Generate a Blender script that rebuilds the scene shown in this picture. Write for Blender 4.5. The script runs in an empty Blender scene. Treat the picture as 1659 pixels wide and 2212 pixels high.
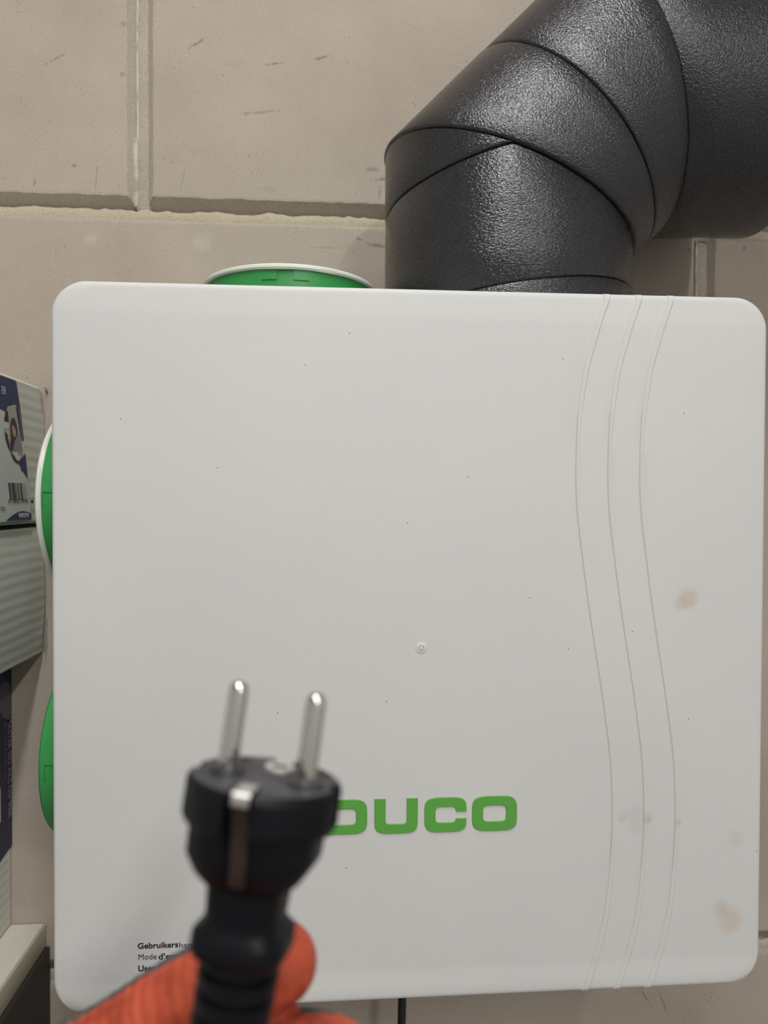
import bpy, bmesh, math, random
from mathutils import Vector, Matrix, noise
S = bpy.context.scene
C = S.collection
random.seed(7)

# ------------------------------------------------------------------ camera
IW, IH, F = 1659.0, 2212.0, 1533.0
CX, CY = IW/2, IH/2
CAM = Vector((0, 0, 1.5))                    # all z below are metres above the floor
yaw, pitch, roll = 0.07217, -0.016847, 0.003949
fwd = Vector((math.sin(yaw)*math.cos(pitch), math.cos(yaw)*math.cos(pitch), math.sin(pitch)))
r0 = Vector((math.cos(yaw), -math.sin(yaw), 0)); u0 = r0.cross(fwd)
RT = r0*math.cos(roll) + u0*math.sin(roll)
UP = -r0*math.sin(roll) + u0*math.cos(roll)
cd = bpy.data.cameras.new('camera'); cam = bpy.data.objects.new('camera', cd); C.objects.link(cam)
cam.matrix_world = Matrix(((RT.x, UP.x, -fwd.x, CAM.x), (RT.y, UP.y, -fwd.y, CAM.y), (RT.z, UP.z, -fwd.z, CAM.z), (0, 0, 0, 1)))
cd.sensor_width = 36; cd.sensor_fit = 'AUTO'; cd.lens = 36*F/IH
cd.clip_start = .01
cd.dof.use_dof = True; cd.dof.focus_distance = .49; cd.dof.aperture_fstop = 8.0
S.camera = cam

# ------------------------------------------------------------------ world, light, exposure
w = bpy.data.worlds.new('world'); S.world = w; w.use_nodes = True
w.node_tree.nodes['Background'].inputs[0].default_value = (.8, .85, 1, 1)
w.node_tree.nodes['Background'].inputs[1].default_value = .05
S.view_settings.view_transform = 'Standard'; S.view_settings.look = 'None'
S.view_settings.gamma = 1; S.view_settings.use_curve_mapping = False
S.view_settings.exposure = 0.0
LAMPS = (('nearer', -.04, -.62, .22, 12.3), ('farther', .60, -2.30, -1.00, 29.5))   # x, y0, y1, watts
CEIL = 2.66
YW = .70                                     # front of the block wall
K = YW/.64

# ------------------------------------------------------------------ helpers
def ray(x, y): return fwd + RT*((x-CX)/F) - UP*((y-CY)/F)
def atY(x, y, Y):
    d = ray(x, y); return CAM + d*(Y/d.y)
def atX(x, y, X):
    d = ray(x, y); return CAM + d*(X/d.x)
def atD(x, y, D): return CAM + ray(x, y)*D      # D along the optical axis

def link(name, me, mat=None, parent=None):
    o = bpy.data.objects.new(name, me); C.objects.link(o)
    if mat:
        for m in (mat if isinstance(mat, (list, tuple)) else [mat]): me.materials.append(m)
    if parent:
        o.parent = parent
        o.matrix_parent_inverse = Matrix.Translation(parent.location).inverted() if parent.type == 'EMPTY' else Matrix()
        if parent.type != 'EMPTY': o.matrix_parent_inverse = parent.matrix_basis.inverted()
    return o
def finish(bm, name, mat=None, parent=None, smooth=True, angle=35):
    me = bpy.data.meshes.new(name)
    bmesh.ops.recalc_face_normals(bm, faces=bm.faces)
    bm.to_mesh(me); bm.free()
    if smooth:
        for p in me.polygons: p.use_smooth = True
        me.set_sharp_from_angle(angle=math.radians(angle))
    return link(name, me, mat, parent)
def tag(o, label, cat, group=None):
    o['label'] = label; o['category'] = cat
    if group: o['group'] = group
    return o
def empty(name, loc, label=None, cat=None, group=None):
    o = bpy.data.objects.new(name, None); C.objects.link(o); o.location = loc; o.empty_display_size = .02
    if label: tag(o, label, cat, group)
    return o
def box(bm, x0, x1, y0, y1, z0, z1, bev=0, seg=2):
    vs = [bm.verts.new((x, y, z)) for x in (x0, x1) for y in (y0, y1) for z in (z0, z1)]
    q = [(0, 1, 3, 2), (4, 6, 7, 5), (0, 4, 5, 1), (2, 3, 7, 6), (0, 2, 6, 4), (1, 5, 7, 3)]
    fs = [bm.faces.new([vs[i] for i in f]) for f in q]
    if bev:
        es = list({e for f in fs for e in f.edges})
        bmesh.ops.bevel(bm, geom=es, offset=bev, segments=seg, affect='EDGES', profile=.5)
def boxobj(name, ext, mat, parent=None, bev=0, seg=2):
    bm = bmesh.new(); box(bm, *ext, bev=bev, seg=seg); return finish(bm, name, mat, parent)
def loft(bm, rings, cap0=True, cap1=True, closed=True):
    R = [[bm.verts.new(p) for p in r] for r in rings]
    n = len(R[0])
    for a, b in zip(R[:-1], R[1:]):
        for i in range(n if closed else n-1):
            j = (i+1) % n
            bm.faces.new((a[i], a[j], b[j], b[i]))
    if cap0: bm.faces.new(R[0][::-1])
    if cap1: bm.faces.new(R[-1])
    return R
def frame_of(d):
    d = d.normalized(); t = Vector((0, 0, 1)) if abs(d.z) < .9 else Vector((1, 0, 0))
    a = d.cross(t).normalized(); return a, d.cross(a).normalized()
def tube(bm, pts, rad, n=16):
    rings = []; a = None
    for i, p in enumerate(pts):
        d = (pts[min(i+1, len(pts)-1)] - pts[max(i-1, 0)]).normalized()
        if a is None: a, b = frame_of(d)
        else: a = (a - d*a.dot(d)).normalized(); b = d.cross(a).normalized()
        r = rad[i] if isinstance(rad, (list, tuple)) else rad
        rings.append([p + (a*math.cos(2*math.pi*k/n) + b*math.sin(2*math.pi*k/n))*r for k in range(n)])
    return loft(bm, rings)
def spline(ctrl, n):
    """Catmull-Rom through tuples/Vectors of any length"""
    P = [tuple(c) for c in ctrl]; P = [P[0]] + P + [P[-1]]; out = []
    for i in range(1, len(P)-2):
        for k in range(n):
            t = k/n; a, b, c, d = P[i-1], P[i], P[i+1], P[i+2]
            out.append(tuple(.5*(2*b[j]+(c[j]-a[j])*t+(2*a[j]-5*b[j]+4*c[j]-d[j])*t*t+(3*b[j]-a[j]-3*c[j]+d[j])*t**3) for j in range(len(b))))
    out.append(P[-2]); return out
def lerp_table(tab, x):
    if x <= tab[0][0]: return tab[0][1:]
    for a, b in zip(tab[:-1], tab[1:]):
        if x <= b[0]:
            t = (x-a[0])/(b[0]-a[0]); return tuple(p+(q-p)*t for p, q in zip(a[1:], b[1:]))
    return tab[-1][1:]
def srgb(r, g, b):
    f = lambda c: (c/255/12.92 if c/255 <= .04045 else ((c/255+.055)/1.055)**2.4)
    return (f(r), f(g), f(b), 1)

# ------------------------------------------------------------------ materials
class Mat:
    def __init__(s, name, col=(.5, .5, .5, 1), rough=.5, metal=0, spec=.5):
        s.m = bpy.data.materials.new(name); s.m.use_nodes = True; s.t = s.m.node_tree
        s.b = s.t.nodes['Principled BSDF']
        s.b.inputs['Base Color'].default_value = col; s.b.inputs['Roughness'].default_value = rough
        s.b.inputs['Metallic'].default_value = metal; s.b.inputs['Specular IOR Level'].default_value = spec
        s.tc = None
    def n(s, ty, **kw):
        nd = s.t.nodes.new(ty)
        for k, v in kw.items():
            if k in nd.inputs: nd.inputs[k].default_value = v
            else: setattr(nd, k, v)
        return nd
    def l(s, a, b): s.t.links.new(a, b)
    def co(s):
        if not s.tc: s.tc = s.n('ShaderNodeTexCoord')
        return s.tc.outputs['Object']
    def mapped(s, scale=(1, 1, 1)):
        m = s.n('ShaderNodeMapping'); m.inputs['Scale'].default_value = scale; s.l(s.co(), m.inputs[0]); return m.outputs[0]
    def noise(s, scale, detail=3, rough=.5, vec=None):
        nd = s.n('ShaderNodeTexNoise', Scale=scale, Detail=detail, Roughness=rough); s.l(vec or s.co(), nd.inputs['Vector']); return nd.outputs['Fac']
    def vor(s, scale, vec=None, feature='F1'):
        nd = s.n('ShaderNodeTexVoronoi', Scale=scale); nd.feature = feature; s.l(vec or s.co(), nd.inputs['Vector']); return nd.outputs['Distance']
    def ramp(s, fac, stops):
        r = s.n('ShaderNodeValToRGB'); e = r.color_ramp.elements
        while len(e) < len(stops): e.new(.5)
        for k, (p, c) in zip(e, stops): k.position = p; k.color = c if len(c) == 4 else (*c, 1)
        s.l(fac, r.inputs[0]); return r.outputs[0]
    def mix(s, fac, a, b, mode='MIX'):
        m = s.n('ShaderNodeMix'); m.data_type = 'RGBA'; m.blend_type = mode
        for v, i in ((fac, 0), (a, 6), (b, 7)):
            if hasattr(v, 'is_linked'): s.l(v, m.inputs[i])
            else: m.inputs[i].default_value = v
        return m.outputs[2]
    def math(s, op, a, b=0.0):
        m = s.n('ShaderNodeMath'); m.operation = op
        for v, i in ((a, 0), (b, 1)):
            if hasattr(v, 'is_linked'): s.l(v, m.inputs[i])
            else: m.inputs[i].default_value = v
        return m.outputs[0]
    def color(s, c): s.l(c, s.b.inputs['Base Color'])
    def bump(s, h, dist, strength=1):
        b = s.n('ShaderNodeBump', Strength=strength, Distance=dist); s.l(h, b.inputs['Height'])
        prev = s.b.inputs['Normal']
        if prev.is_linked: s.l(prev.links[0].from_socket, b.inputs['Normal'])
        s.l(b.outputs[0], prev)
    def blob(s, p, rad, scale=60, amt=.5):
        """0..1 ragged patch round the point p"""
        d = s.n('ShaderNodeVectorMath'); d.operation = 'DISTANCE'; s.l(s.co(), d.inputs[0]); d.inputs[1].default_value = p
        nz = s.math('MULTIPLY', s.math('SUBTRACT', s.noise(scale, 4), .5), amt*2)
        e = s.math('ADD', s.math('DIVIDE', d.outputs['Value'], rad), nz)
        return s.ramp(e, [(.35, (1, 1, 1)), (1.0, (0, 0, 0))])

def concrete(name, c_lo, c_hi, pits=True):
    k = Mat(name, rough=.92, spec=.25)
    c = k.ramp(k.noise(9, 6, .6), [(.30, c_lo), (.70, c_hi)])
    c = k.mix(.75, c, k.ramp(k.noise(1150, 2, .75), [(.30, (.40, .39, .40)), (.5, (.96, .96, .96)), (.70, (1.16, 1.15, 1.14))]), 'MULTIPLY')
    if pits:
        pit = k.ramp(k.vor(170), [(.06, (.40, .38, .36)), (.14, (1, 1, 1))])
        sel = k.ramp(k.noise(38, 2), [(.55, (0, 0, 0)), (.66, (1, 1, 1))])
        c = k.mix(sel, c, pit, 'MULTIPLY')
        st = k.ramp(k.noise(14, 5, .65, k.mapped((1, 1, 2.6))), [(.64, (1, 1, 1)), (.80, (.84, .83, .84))])
        c = k.mix(.8, c, st, 'MULTIPLY')
    k.color(c)
    k.bump(k.noise(950, 4, .7), .0007, .8)
    k.bump(k.noise(90, 3), .0012, .35)
    return k
M = {}
kb = concrete('lime_block', srgb(184, 171, 158), srgb(197, 184, 169))
base = kb.b.inputs['Base Color'].links[0].from_socket
for (px_, py_, len_, wid_, ang_, a_) in ((425, 94, .013, .0016, 35, .55), (592, 138, .012, .0012, 8, .5), (690, 126, .011, .0014, 18, .6), (560, 243, .024, .0018, 8, .35), (160, 357, .003, .0022, 0, .6), (75, 395, .005, .0016, 80, .5), (208, 385, .022, .0008, 86, .45), (395, 385, .018, .0008, 80, .3),
                                  (805, 366, .008, .0030, 0, .4), (822, 387, .010, .0022, 10, .55), (820, 415, .010, .0020, 90, .35), (775, 516, .004, .0020, 0, .5), (815, 530, .012, .0024, -6, .6), (700, 535, .02, .001, 0, .3), (268, 52, .005, .0040, 40, .35), (122, 126, .014, .0014, 30, .4), (265, 160, .004, .003, 0, .35),
                                  (1608, 537, .004, .0022, 70, .6), (1495, 545, .010, .0018, -35, .4), (1392, 2150, .016, .0013, -60, .55), (1432, 2165, .020, .0012, -70, .5), (90, 1590, .003, .002, 0, .3)):
    q_ = atY(px_, py_, YW); mp = kb.n('ShaderNodeMapping'); mp.vector_type = 'TEXTURE'
    mp.inputs['Location'].default_value = q_; mp.inputs['Rotation'].default_value = (0, -math.radians(ang_), 0); mp.inputs['Scale'].default_value = (len_, .02, wid_)
    kb.l(kb.co(), mp.inputs[0]); ln = kb.n('ShaderNodeVectorMath'); ln.operation = 'LENGTH'; kb.l(mp.outputs[0], ln.inputs[0])
    e_ = kb.math('ADD', ln.outputs['Value'], kb.math('MULTIPLY', kb.math('SUBTRACT', kb.noise(240, 4), .5), 2.6))
    base = kb.mix(kb.math('MULTIPLY', kb.ramp(e_, [(.25, (1, 1, 1)), (1.0, (0, 0, 0))]), a_), base, srgb(104, 98, 98))
for (px_, py_, rad_, a_) in ((435, 525, .012, .22), (195, 515, .008, .2)):
    base = kb.mix(kb.math('MULTIPLY', kb.blob(atY(px_, py_, YW), rad_, 120, .7), a_), base, srgb(222, 214, 204))
kb.color(base); M['block'] = kb.m
M['joint'] = concrete('joint_filler', srgb(150, 143, 128), srgb(180, 172, 156), False).m
k = concrete('glue_bead', srgb(196, 182, 156), srgb(212, 199, 176), False); M['glue'] = k.m
k = Mat('white_filler', rough=.9); k.color(k.ramp(k.noise(60, 5), [(.38, srgb(168, 158, 144)), (.6, srgb(200, 194, 186))])); k.bump(k.noise(300, 4), .001, .6); M['filler'] = k.m
M['joint_pale'] = concrete('joint_pale', srgb(170, 160, 144), srgb(198, 187, 170), False).m
M['paint'] = Mat('wall_paint', srgb(206, 206, 204), .9).m
k = Mat('floor_screed', rough=.8); k.color(k.ramp(k.noise(6, 6), [(.3, srgb(128, 128, 126)), (.7, srgb(152, 151, 148))])); M['floor'] = k.m

k = Mat('white_plastic', rough=.50, spec=.35)
base = k.ramp(k.noise(7, 3), [(.3, srgb(209, 208, 205)), (.7, srgb(214, 212, 209))])
Dc = .475
for (px, py, rad, col, a) in ((1487, 1292, .0085, srgb(192, 172, 154), .5), (1470, 1306, .007, srgb(196, 178, 160), .45), (1560, 1965, .009, srgb(196, 178, 158), .5),
                              (1578, 1990, .012, srgb(200, 186, 168), .6), (1398, 1770, .0045, srgb(168, 166, 162), .45), (1345, 1769, .004, srgb(188, 186, 183), .45),
                              (1465, 1776, .003, srgb(172, 170, 166), .4), (1375, 1768, .012, srgb(200, 198, 195), .6), (1590, 1810, .008, srgb(200, 197, 190), .5)):
    base = k.mix(k.math('MULTIPLY', k.blob(atY(px, py, Dc), rad, 130, .45), a), base, col)
for (px, py) in ((660, 788), (1228, 1402), (1144, 1291), (1012, 1030), (600, 1540), (748, 1875), (1478, 893), (755, 720), (1216, 775), (1487, 1553), (1635, 1838), (880, 1130), (1366, 1364), (470, 1010), (835, 1515), (260, 905)):
    d = k.n('ShaderNodeVectorMath'); d.operation = 'DISTANCE'; k.l(k.co(), d.inputs[0]); d.inputs[1].default_value = atY(px, py, Dc)
    base = k.mix(k.math('LESS_THAN', d.outputs['Value'], .00042), base, srgb(120, 112, 104))
k.color(base); k.bump(k.noise(1500, 2), .0002, .18); M['white'] = k.m
k = Mat('grime_line', srgb(186, 184, 178), .7); M['grime'] = k.m
M['casing'] = Mat('grey_casing', srgb(150, 152, 150), .6).m
k = Mat('port_white', srgb(222, 226, 214), .45); M['rim'] = k.m
k = Mat('cap_green', rough=.42); k.color(k.ramp(k.noise(20, 3), [(.3, srgb(48, 142, 70)), (.7, srgb(54, 150, 76))])); k.bump(k.noise(900, 2), .0002, .3); M['green'] = k.m
M['logo'] = Mat('logo_green', srgb(93, 164, 68), .45).m
M['label_w'] = Mat('clear_label', srgb(213, 212, 211), .47, spec=.35).m
M['ink'] = Mat('black_ink', srgb(32, 30, 34), .55).m
M['ink_soft'] = Mat('grey_ink', srgb(74, 72, 74), .55).m

def foam(name, stretch):
    k = Mat(name, rough=.25, spec=.68)
    v = k.mapped(stretch)
    k.color(k.ramp(k.noise(1100, 2, .5, v), [(.3, (.012, .012, .014, 1)), (.7, (.030, .029, .033, 1))]))
    k.l(k.ramp(k.noise(500, 2, .5, v), [(.3, (.14,)*3), (.7, (.30,)*3)]), k.b.inputs['Roughness'])
    k.bump(k.noise(880, 2, .58, v), .00080, .75)
    k.bump(k.vor(600, v), .0003, .5)
    return k.m
M['foam_v'] = foam('black_foam_upright', (.55, .55, 1.2))
M['foam'] = foam('black_foam', (.85, .85, .85))
M['seam'] = Mat('seam_black', (.004, .004, .005, 1), .9).m

k = Mat('black_rubber', (.0038, .0038, .006, 1), .46, spec=.2); k.bump(k.noise(900, 3), .0002, .3); M['rubber'] = k.m
k = Mat('plug_face', rough=.5, spec=.5); k.color(k.ramp(k.noise(160, 4), [(.35, (.022, .021, .026, 1)), (.7, (.065, .062, .068, 1))])); M['face'] = k.m
k = Mat('nickel', (.66, .64, .60, 1), .10, 1); k.bump(k.noise(200, 2), .0001, .2); M['nickel'] = k.m
k = Mat('shaded_contact', (.055, .036, .028, 1), .5, .4); M['brass'] = k.m  # contact metal with the slot's shade and brown reflection put into its colour
M['tip'] = Mat('lit_contact_tip', (.80, .78, .74, 1), .32, 1).m  # brighter copy of the contact metal, gives the bent tip its glint
M['zinc'] = Mat('dull_zinc', (.75, .74, .71, 1), .45, .7).m
M['hole'] = Mat('dark_hole', (.004, .004, .004, 1), .9).m

k = Mat('orange_latex', rough=.62, spec=.3)
c = k.ramp(k.noise(70, 4), [(.3, srgb(184, 76, 52)), (.7, srgb(204, 92, 64))])
dirt = k.ramp(k.noise(95, 5, .65), [(.48, (1, 1, 1)), (.66, (.52, .44, .42))])
c = k.mix(.75, c, dirt, 'MULTIPLY')
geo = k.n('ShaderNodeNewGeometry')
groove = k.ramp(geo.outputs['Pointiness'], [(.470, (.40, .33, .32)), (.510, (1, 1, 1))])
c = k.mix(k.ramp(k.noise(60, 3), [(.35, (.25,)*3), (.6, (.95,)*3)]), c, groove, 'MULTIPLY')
c = k.mix(k.blob(atD(560, 2105, .185), .012, 200, .4), c, srgb(170, 66, 44))
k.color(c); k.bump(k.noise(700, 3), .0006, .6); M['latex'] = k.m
k = Mat('grey_knit', rough=.95); k.color(k.ramp(k.noise(400, 3), [(.3, srgb(58, 56, 58)), (.7, srgb(92, 90, 90))])); k.bump(k.vor(700), .0008, .8); M['knit'] = k.m
k = Mat('sleeve_cloth', rough=.95); k.color(k.ramp(k.noise(300, 3), [(.3, srgb(36, 40, 50)), (.7, srgb(48, 52, 62))])); M['sleeve'] = k.m

def carton(name, a, b):
    k = Mat(name, rough=.75, spec=.3)
    c = k.ramp(k.noise(18, 4), [(.3, a), (.7, b)])
    wv = k.n('ShaderNodeTexWave', Scale=34.0, Distortion=1.0, Detail=1.0); wv.bands_direction = 'Z'; k.l(k.co(), wv.inputs[0])
    c = k.mix(.05, c, wv.outputs['Color'], 'MULTIPLY')
    k.color(c); k.bump(wv.outputs['Fac'], .0004, .4); return k.m
M['carton'] = carton('pale_carton', srgb(212, 213, 203), srgb(220, 220, 211))
M['carton_edge'] = Mat('torn_edge', srgb(176, 158, 134), .9).m
M['paper'] = Mat('label_paper', srgb(214, 216, 214), .5).m
M['navy'] = Mat('navy_print', srgb(44, 56, 98), .5).m
M['navy3'] = Mat('navy_print_dark', srgb(38, 42, 76), .5).m
M['grey_print'] = Mat('grey_print', srgb(106, 106, 110), .6).m
M['p_wall'] = Mat('print_wall', srgb(176, 174, 168), .5).m
M['p_dark'] = Mat('print_dark', srgb(50, 46, 48), .5).m
M['p_hair'] = Mat('print_hair', srgb(62, 48, 44), .5).m
M['p_skin'] = Mat('print_skin', srgb(200, 152, 128), .5).m
M['p_grey'] = Mat('print_grey', srgb(140, 142, 154), .5).m
M['p_cream'] = Mat('print_cream', srgb(190, 190, 168), .5).m
M['white_ink'] = Mat('white_ink', srgb(205, 210, 216), .6).m
k = Mat('white_melamine', rough=.45); k.color(k.ramp(k.noise(160, 3), [(.3, srgb(222, 218, 205)), (.7, srgb(228, 224, 212))])); M['melamine'] = k.m
M['edge_band'] = Mat('edge_band', srgb(196, 190, 170), .4).m
M['dark_panel'] = Mat('dark_panel', srgb(54, 46, 40), .7).m
M['cable'] = Mat('black_cable', (.012, .012, .013, 1), .45).m
k = Mat('tube_light', (1, 1, 1, 1)); k.b.inputs['Emission Color'].default_value = (1, .965, .90, 1); k.b.inputs['Emission Strength'].default_value = 6; M['tube'] = k.m

# ------------------------------------------------------------------ the setting
X0, X1, Y0 = -1.25, 1.35, -2.8
def structure(name, ext, mat):
    o = boxobj(name, ext, mat); o['kind'] = 'structure'; return o
structure('floor', (X0, X1, Y0, YW+.15, -.05, 0), M['floor'])
structure('ceiling', (X0, X1, Y0, YW+.15, CEIL, CEIL+.05), M['paint'])
structure('wall_left', (X0-.1, X0, Y0-.1, YW+.15, -.05, CEIL+.05), M['paint'])
structure('wall_right', (X1, X1+.1, Y0-.1, YW+.15, -.05, CEIL+.05), M['paint'])
structure('wall_front', (X0, X1, Y0-.1, Y0, -.05, CEIL+.05), M['paint'])
wall = structure('wall_back', (X0, X1, YW+.012, YW+.15, 0, CEIL), M['joint'])

def block(x0, x1, z0, z1, fine):
    """one lime-stone element: flat face with ragged chamfered arrises all round"""
    g = .0004; ch = .0118; dp = .0130; step = .005 if fine else .03
    x0, x1, z0, z1 = x0+g, x1-g, z0+g, z1-g
    per = []
    nx = max(2, int((x1-x0)/step)); nz = max(2, int((z1-z0)/step))
    for i in range(nx): per.append((x0+(x1-x0)*i/nx, z0))
    for i in range(nz): per.append((x1, z0+(z1-z0)*i/nz))
    for i in range(nx): per.append((x1-(x1-x0)*i/nx, z1))
    for i in range(nz): per.append((x0, z1-(z1-z0)*i/nz))
    cx, cz = (x0+x1)/2, (z0+z1)/2
    def inset(p, d):
        x, z = p
        return (min(max(x, x0+d), x1-d), min(max(z, z0+d), z1-d))
    rings = [[Vector((x, YW+.06, z)) for x, z in per], [Vector((x, YW+dp, z)) for x, z in per]]
    def ragged(p, d, y, amt):
        n1 = noise.noise(Vector((p[0]*60, 3.1, p[1]*60))) + .7*noise.noise(Vector((p[0]*210, 9.1, p[1]*210)))
        q = inset(p, d + (amt*n1 if fine else 0)); return Vector((q[0], y, q[1]))
    rings.append([ragged(p, ch*.5, YW+dp*.52, .0004) for p in per])
    rings.append([ragged(p, ch, YW+.0004, .0009) for p in per])
    rings.append([Vector((inset(p, ch+.0022)[0], YW, inset(p, ch+.0022)[1])) for p in per])
    bm = bmesh.new(); loft(bm, rings, True, True)
    finish(bm, 'block', M['block'], wall, angle=30)
JX, JX2, L, H = -.169*K, .343*K, 1.024*K, .6735*K
zj = .2543*K + 1.5; courses = [zj-3*H, zj-2*H, zj-H, zj, zj+H, CEIL]
for ci in range(5):
    za, zb = max(courses[ci], 0), courses[ci+1]
    j = JX if ci % 2 else JX2
    xs = [X0, j-L, j, j+L, X1]
    xs = sorted({round(v, 4) for v in xs if X0 <= v <= X1})
    for xa, xb in zip(xs[:-1], xs[1:]):
        block(xa, xb, za, zb, ci in (1, 2, 3) and xa < .9 and xb > -.5)
# glue squeezed out along the bed joints: a wavering bead, wide and pale to give the lower chamfer its lit look
def bead(name, pts, rad, mat, sq=.5):
    bm = bmesh.new(); rings = []
    for i, p in enumerate(pts):
        d = (pts[min(i+1, len(pts)-1)]-pts[max(i-1, 0)]).normalized()
        a = Vector((0, 1, 0)); b = d.cross(a)
        r = rad*(1+.35*noise.noise(p*95)+.25*noise.noise(p*260)); o = Vector((0, 0, .0010*noise.noise(p*55)))
        rings.append([p+o+a*math.cos(t)*r*sq+b*math.sin(t)*r for t in [2*math.pi*k/8 for k in range(8)]])
    loft(bm, rings); return finish(bm, name, mat, wall)
for zz in (zj, zj-H):
    bead('glue_bead', [Vector((X0+.01+.005*i, YW+.0066, zz-.0052)) for i in range(516)], .0062, M['glue'], .62)
def seam_bead(x, y, za, zb_, r0_, r1_, mat, sq, jag=.4):
    """upright bead whose thickness runs from r0_ at the bottom to r1_ at the top"""
    n_ = int(abs(zb_-za)/.004); bm = bmesh.new(); rings = []
    for i in range(n_+1):
        t_ = i/n_; p = Vector((x, y, za+(zb_-za)*t_)); r = (r0_+(r1_-r0_)*t_)*(1+jag*noise.noise(p*45)+.35*jag*noise.noise(p*110))
        p = p+Vector((.0010*noise.noise(p*40+Vector((5, 0, 0))), 0, 0)); k_ = min(1, i/2+.35)
        rings.append([p+Vector((math.cos(a)*r*k_, math.sin(a)*r*sq*k_, 0)) for a in [2*math.pi*q/10 for q in range(10)]])
    loft(bm, rings); return finish(bm, 'joint_filler', mat, wall)
seam_bead(JX+.0008, YW+.0100, zj-.0045, zj+.64, .0078, .0078, M['joint_pale'], .62, .10)
seam_bead(JX-.0058, YW+.0062, zj+.004, zj+.070, .0030, .0022, M['filler'], .7)
seam_bead(JX-.0040, YW+.0068, zj+.062, zj+.64, .0014, .0018, M['filler'], .8)
seam_bead(JX2+.0006, YW+.0095, zj-.012, zj-.64, .0080, .0080, M['joint_pale'], .60, .10)
seam_bead(JX2-.0050, YW+.0056, zj-.012, zj-.64, .0012, .0018, M['filler'], .8)

# ------------------------------------------------------------------ ceiling lamp (the room's own light)
for lname, lx, ly0, ly1, lw_ in LAMPS:
    lname = 'white fluorescent batten lamp on the ceiling, the one %s the unit' % {'nearer': 'nearer to', 'farther': 'farther from'}[lname]
    lamp = empty('ceiling_lamp', (lx, (ly0+ly1)/2, CEIL), lname, 'lamp')
    boxobj('housing', (lx-.06, lx+.06, ly0, ly1, CEIL-.045, CEIL), M['paint'], lamp, .004)
    bm = bmesh.new(); tube(bm, [Vector((lx, ly0+.04, CEIL-.070)), Vector((lx, ly1-.04, CEIL-.070))], .013, 16)
    finish(bm, 'fluorescent_tube', M['tube'], lamp)
    ld = bpy.data.lights.new('lamp_light', 'AREA'); ld.shape = 'RECTANGLE'; ld.size = .09; ld.size_y = ly1-ly0-.08
    ld.energy = lw_; ld.color = (1, .995, .985)
    lo = bpy.data.objects.new('lamp_light', ld); C.objects.link(lo); lo.location = (lx, (ly0+ly1)/2, CEIL-.09)
    lo.parent = lamp; lo.matrix_parent_inverse = Matrix.Translation(lamp.location).inverted()

# ------------------------------------------------------------------ ventilation unit
UX0, UX1, UZ0, UZ1 = -.1825, .3016, 1.1603, 1.6421
unit = empty('ventilation_unit', (.06, .55, UZ0), 'square white wall-mounted ventilation unit with rounded corners and green DUCO lettering', 'ventilation unit')
RC = .0225
crv1 = [(642, 1305), (692, 1287), (742, 1273), (800, 1259.5), (880, 1249), (960, 1245), (1050, 1244), (1120, 1248), (1200, 1257.5), (1290, 1269), (1390, 1283.5), (1480, 1297.5),
        (1564, 1309), (1629, 1317), (1693, 1321), (1757, 1322.3), (1822, 1320.6), (1886, 1315), (1951, 1307), (2015, 1294), (2079, 1275), (2144, 1251.5), (2160, 1245)]
crvW = sorted((atY(x, y, Dc).z, atY(x, y, Dc).x) for y, x in crv1)
_sp = spline(crvW, 10)
def curve_x(z): return lerp_table(_sp, z)[0]
DX = (atY(1372, 900, Dc)-atY(1303, 900, Dc)).x
endw = [(UZ0, 1.0), (UZ0+.03, .95), (UZ0+.075, .6), (UZ0+.115, .12), (UZ0+.15, 0), (UZ1-.16, 0), (UZ1-.12, .15), (UZ1-.075, .6), (UZ1-.03, .95), (UZ1, 1.0)]
def side_x(z):
    d = max(0, RC-(z-UZ0), RC-(UZ1-z))
    return RC-math.sqrt(max(0, RC*RC-min(d, RC)**2))
def edge_dist(x, z):
    qx = abs(x-(UX0+UX1)/2)-(UX1-UX0)/2+RC; qz = abs(z-(UZ0+UZ1)/2)-(UZ1-UZ0)/2+RC
    return -(math.hypot(max(qx, 0), max(qz, 0))+min(max(qx, qz), 0)-RC)
def front_y(x, z):
    d = edge_dist(x, z); r = .0030
    y = Dc + (r-math.sqrt(max(0, r*r-(r-min(d, r))**2)))
    zt = UZ1-z; zb = z-UZ0
    if zt < .020: y += .0009*(1-zt/.020)**1.0            # upper border leans back
    if zb < .020: y -= .0009*min(1, (1-zb/.020)*1.6)      # lower border kicks out
    return y
zs = [UZ0, UZ0+.0003, UZ0+.001, UZ0+.002]; zz = UZ0+.0035
while zz < UZ1-.003: zs.append(zz); zz += .0022 if (zz-UZ0 < RC+.002 or UZ1-zz < RC+.002) else .0042
zs += [UZ1-.002, UZ1-.001, UZ1-.0003, UZ1]
rows = []; dirt_cols = set()
for z in zs:
    s = side_x(z); xl, xr = UX0+s, UX1-s
    t = lerp_table(endw, z)[0]; row = []
    lead = [xl, xl+.0003, xl+.001, xl+.002, xl+.003]
    c1 = curve_x(z); span = c1-.002-lead[-1]
    for i in range(1, 31): lead.append(lead[4]+span*i/30)
    row += [(x, 0) for x in lead[:-1]]
    for ci in range(3):
        c = c1+DX*ci; wd = .0004+.0034*t; h = .00012+.0008*t; gr = .00042*(1-t)
        row += [(c-.0008, 0), (c-.0003, gr), (c+.0001, gr), (c+.0005, -h), (c+.0005+wd, -h), (c+.0011+wd, 0)]
        nxt = (c+DX-.0008) if ci < 2 else xr-.003
        a = c+.0011+wd
        row += [(a+(nxt-a)*i/4, 0) for i in (1, 2, 3)] if ci < 2 else [(a+(nxt-a)*i/10, 0) for i in range(1, 11)]
    row += [(xr-.002, 0), (xr-.001, 0), (xr-.0003, 0), (xr, 0)]
    rows.append([Vector((x, front_y(x, z)+o, z)) for x, o in row])
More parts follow.
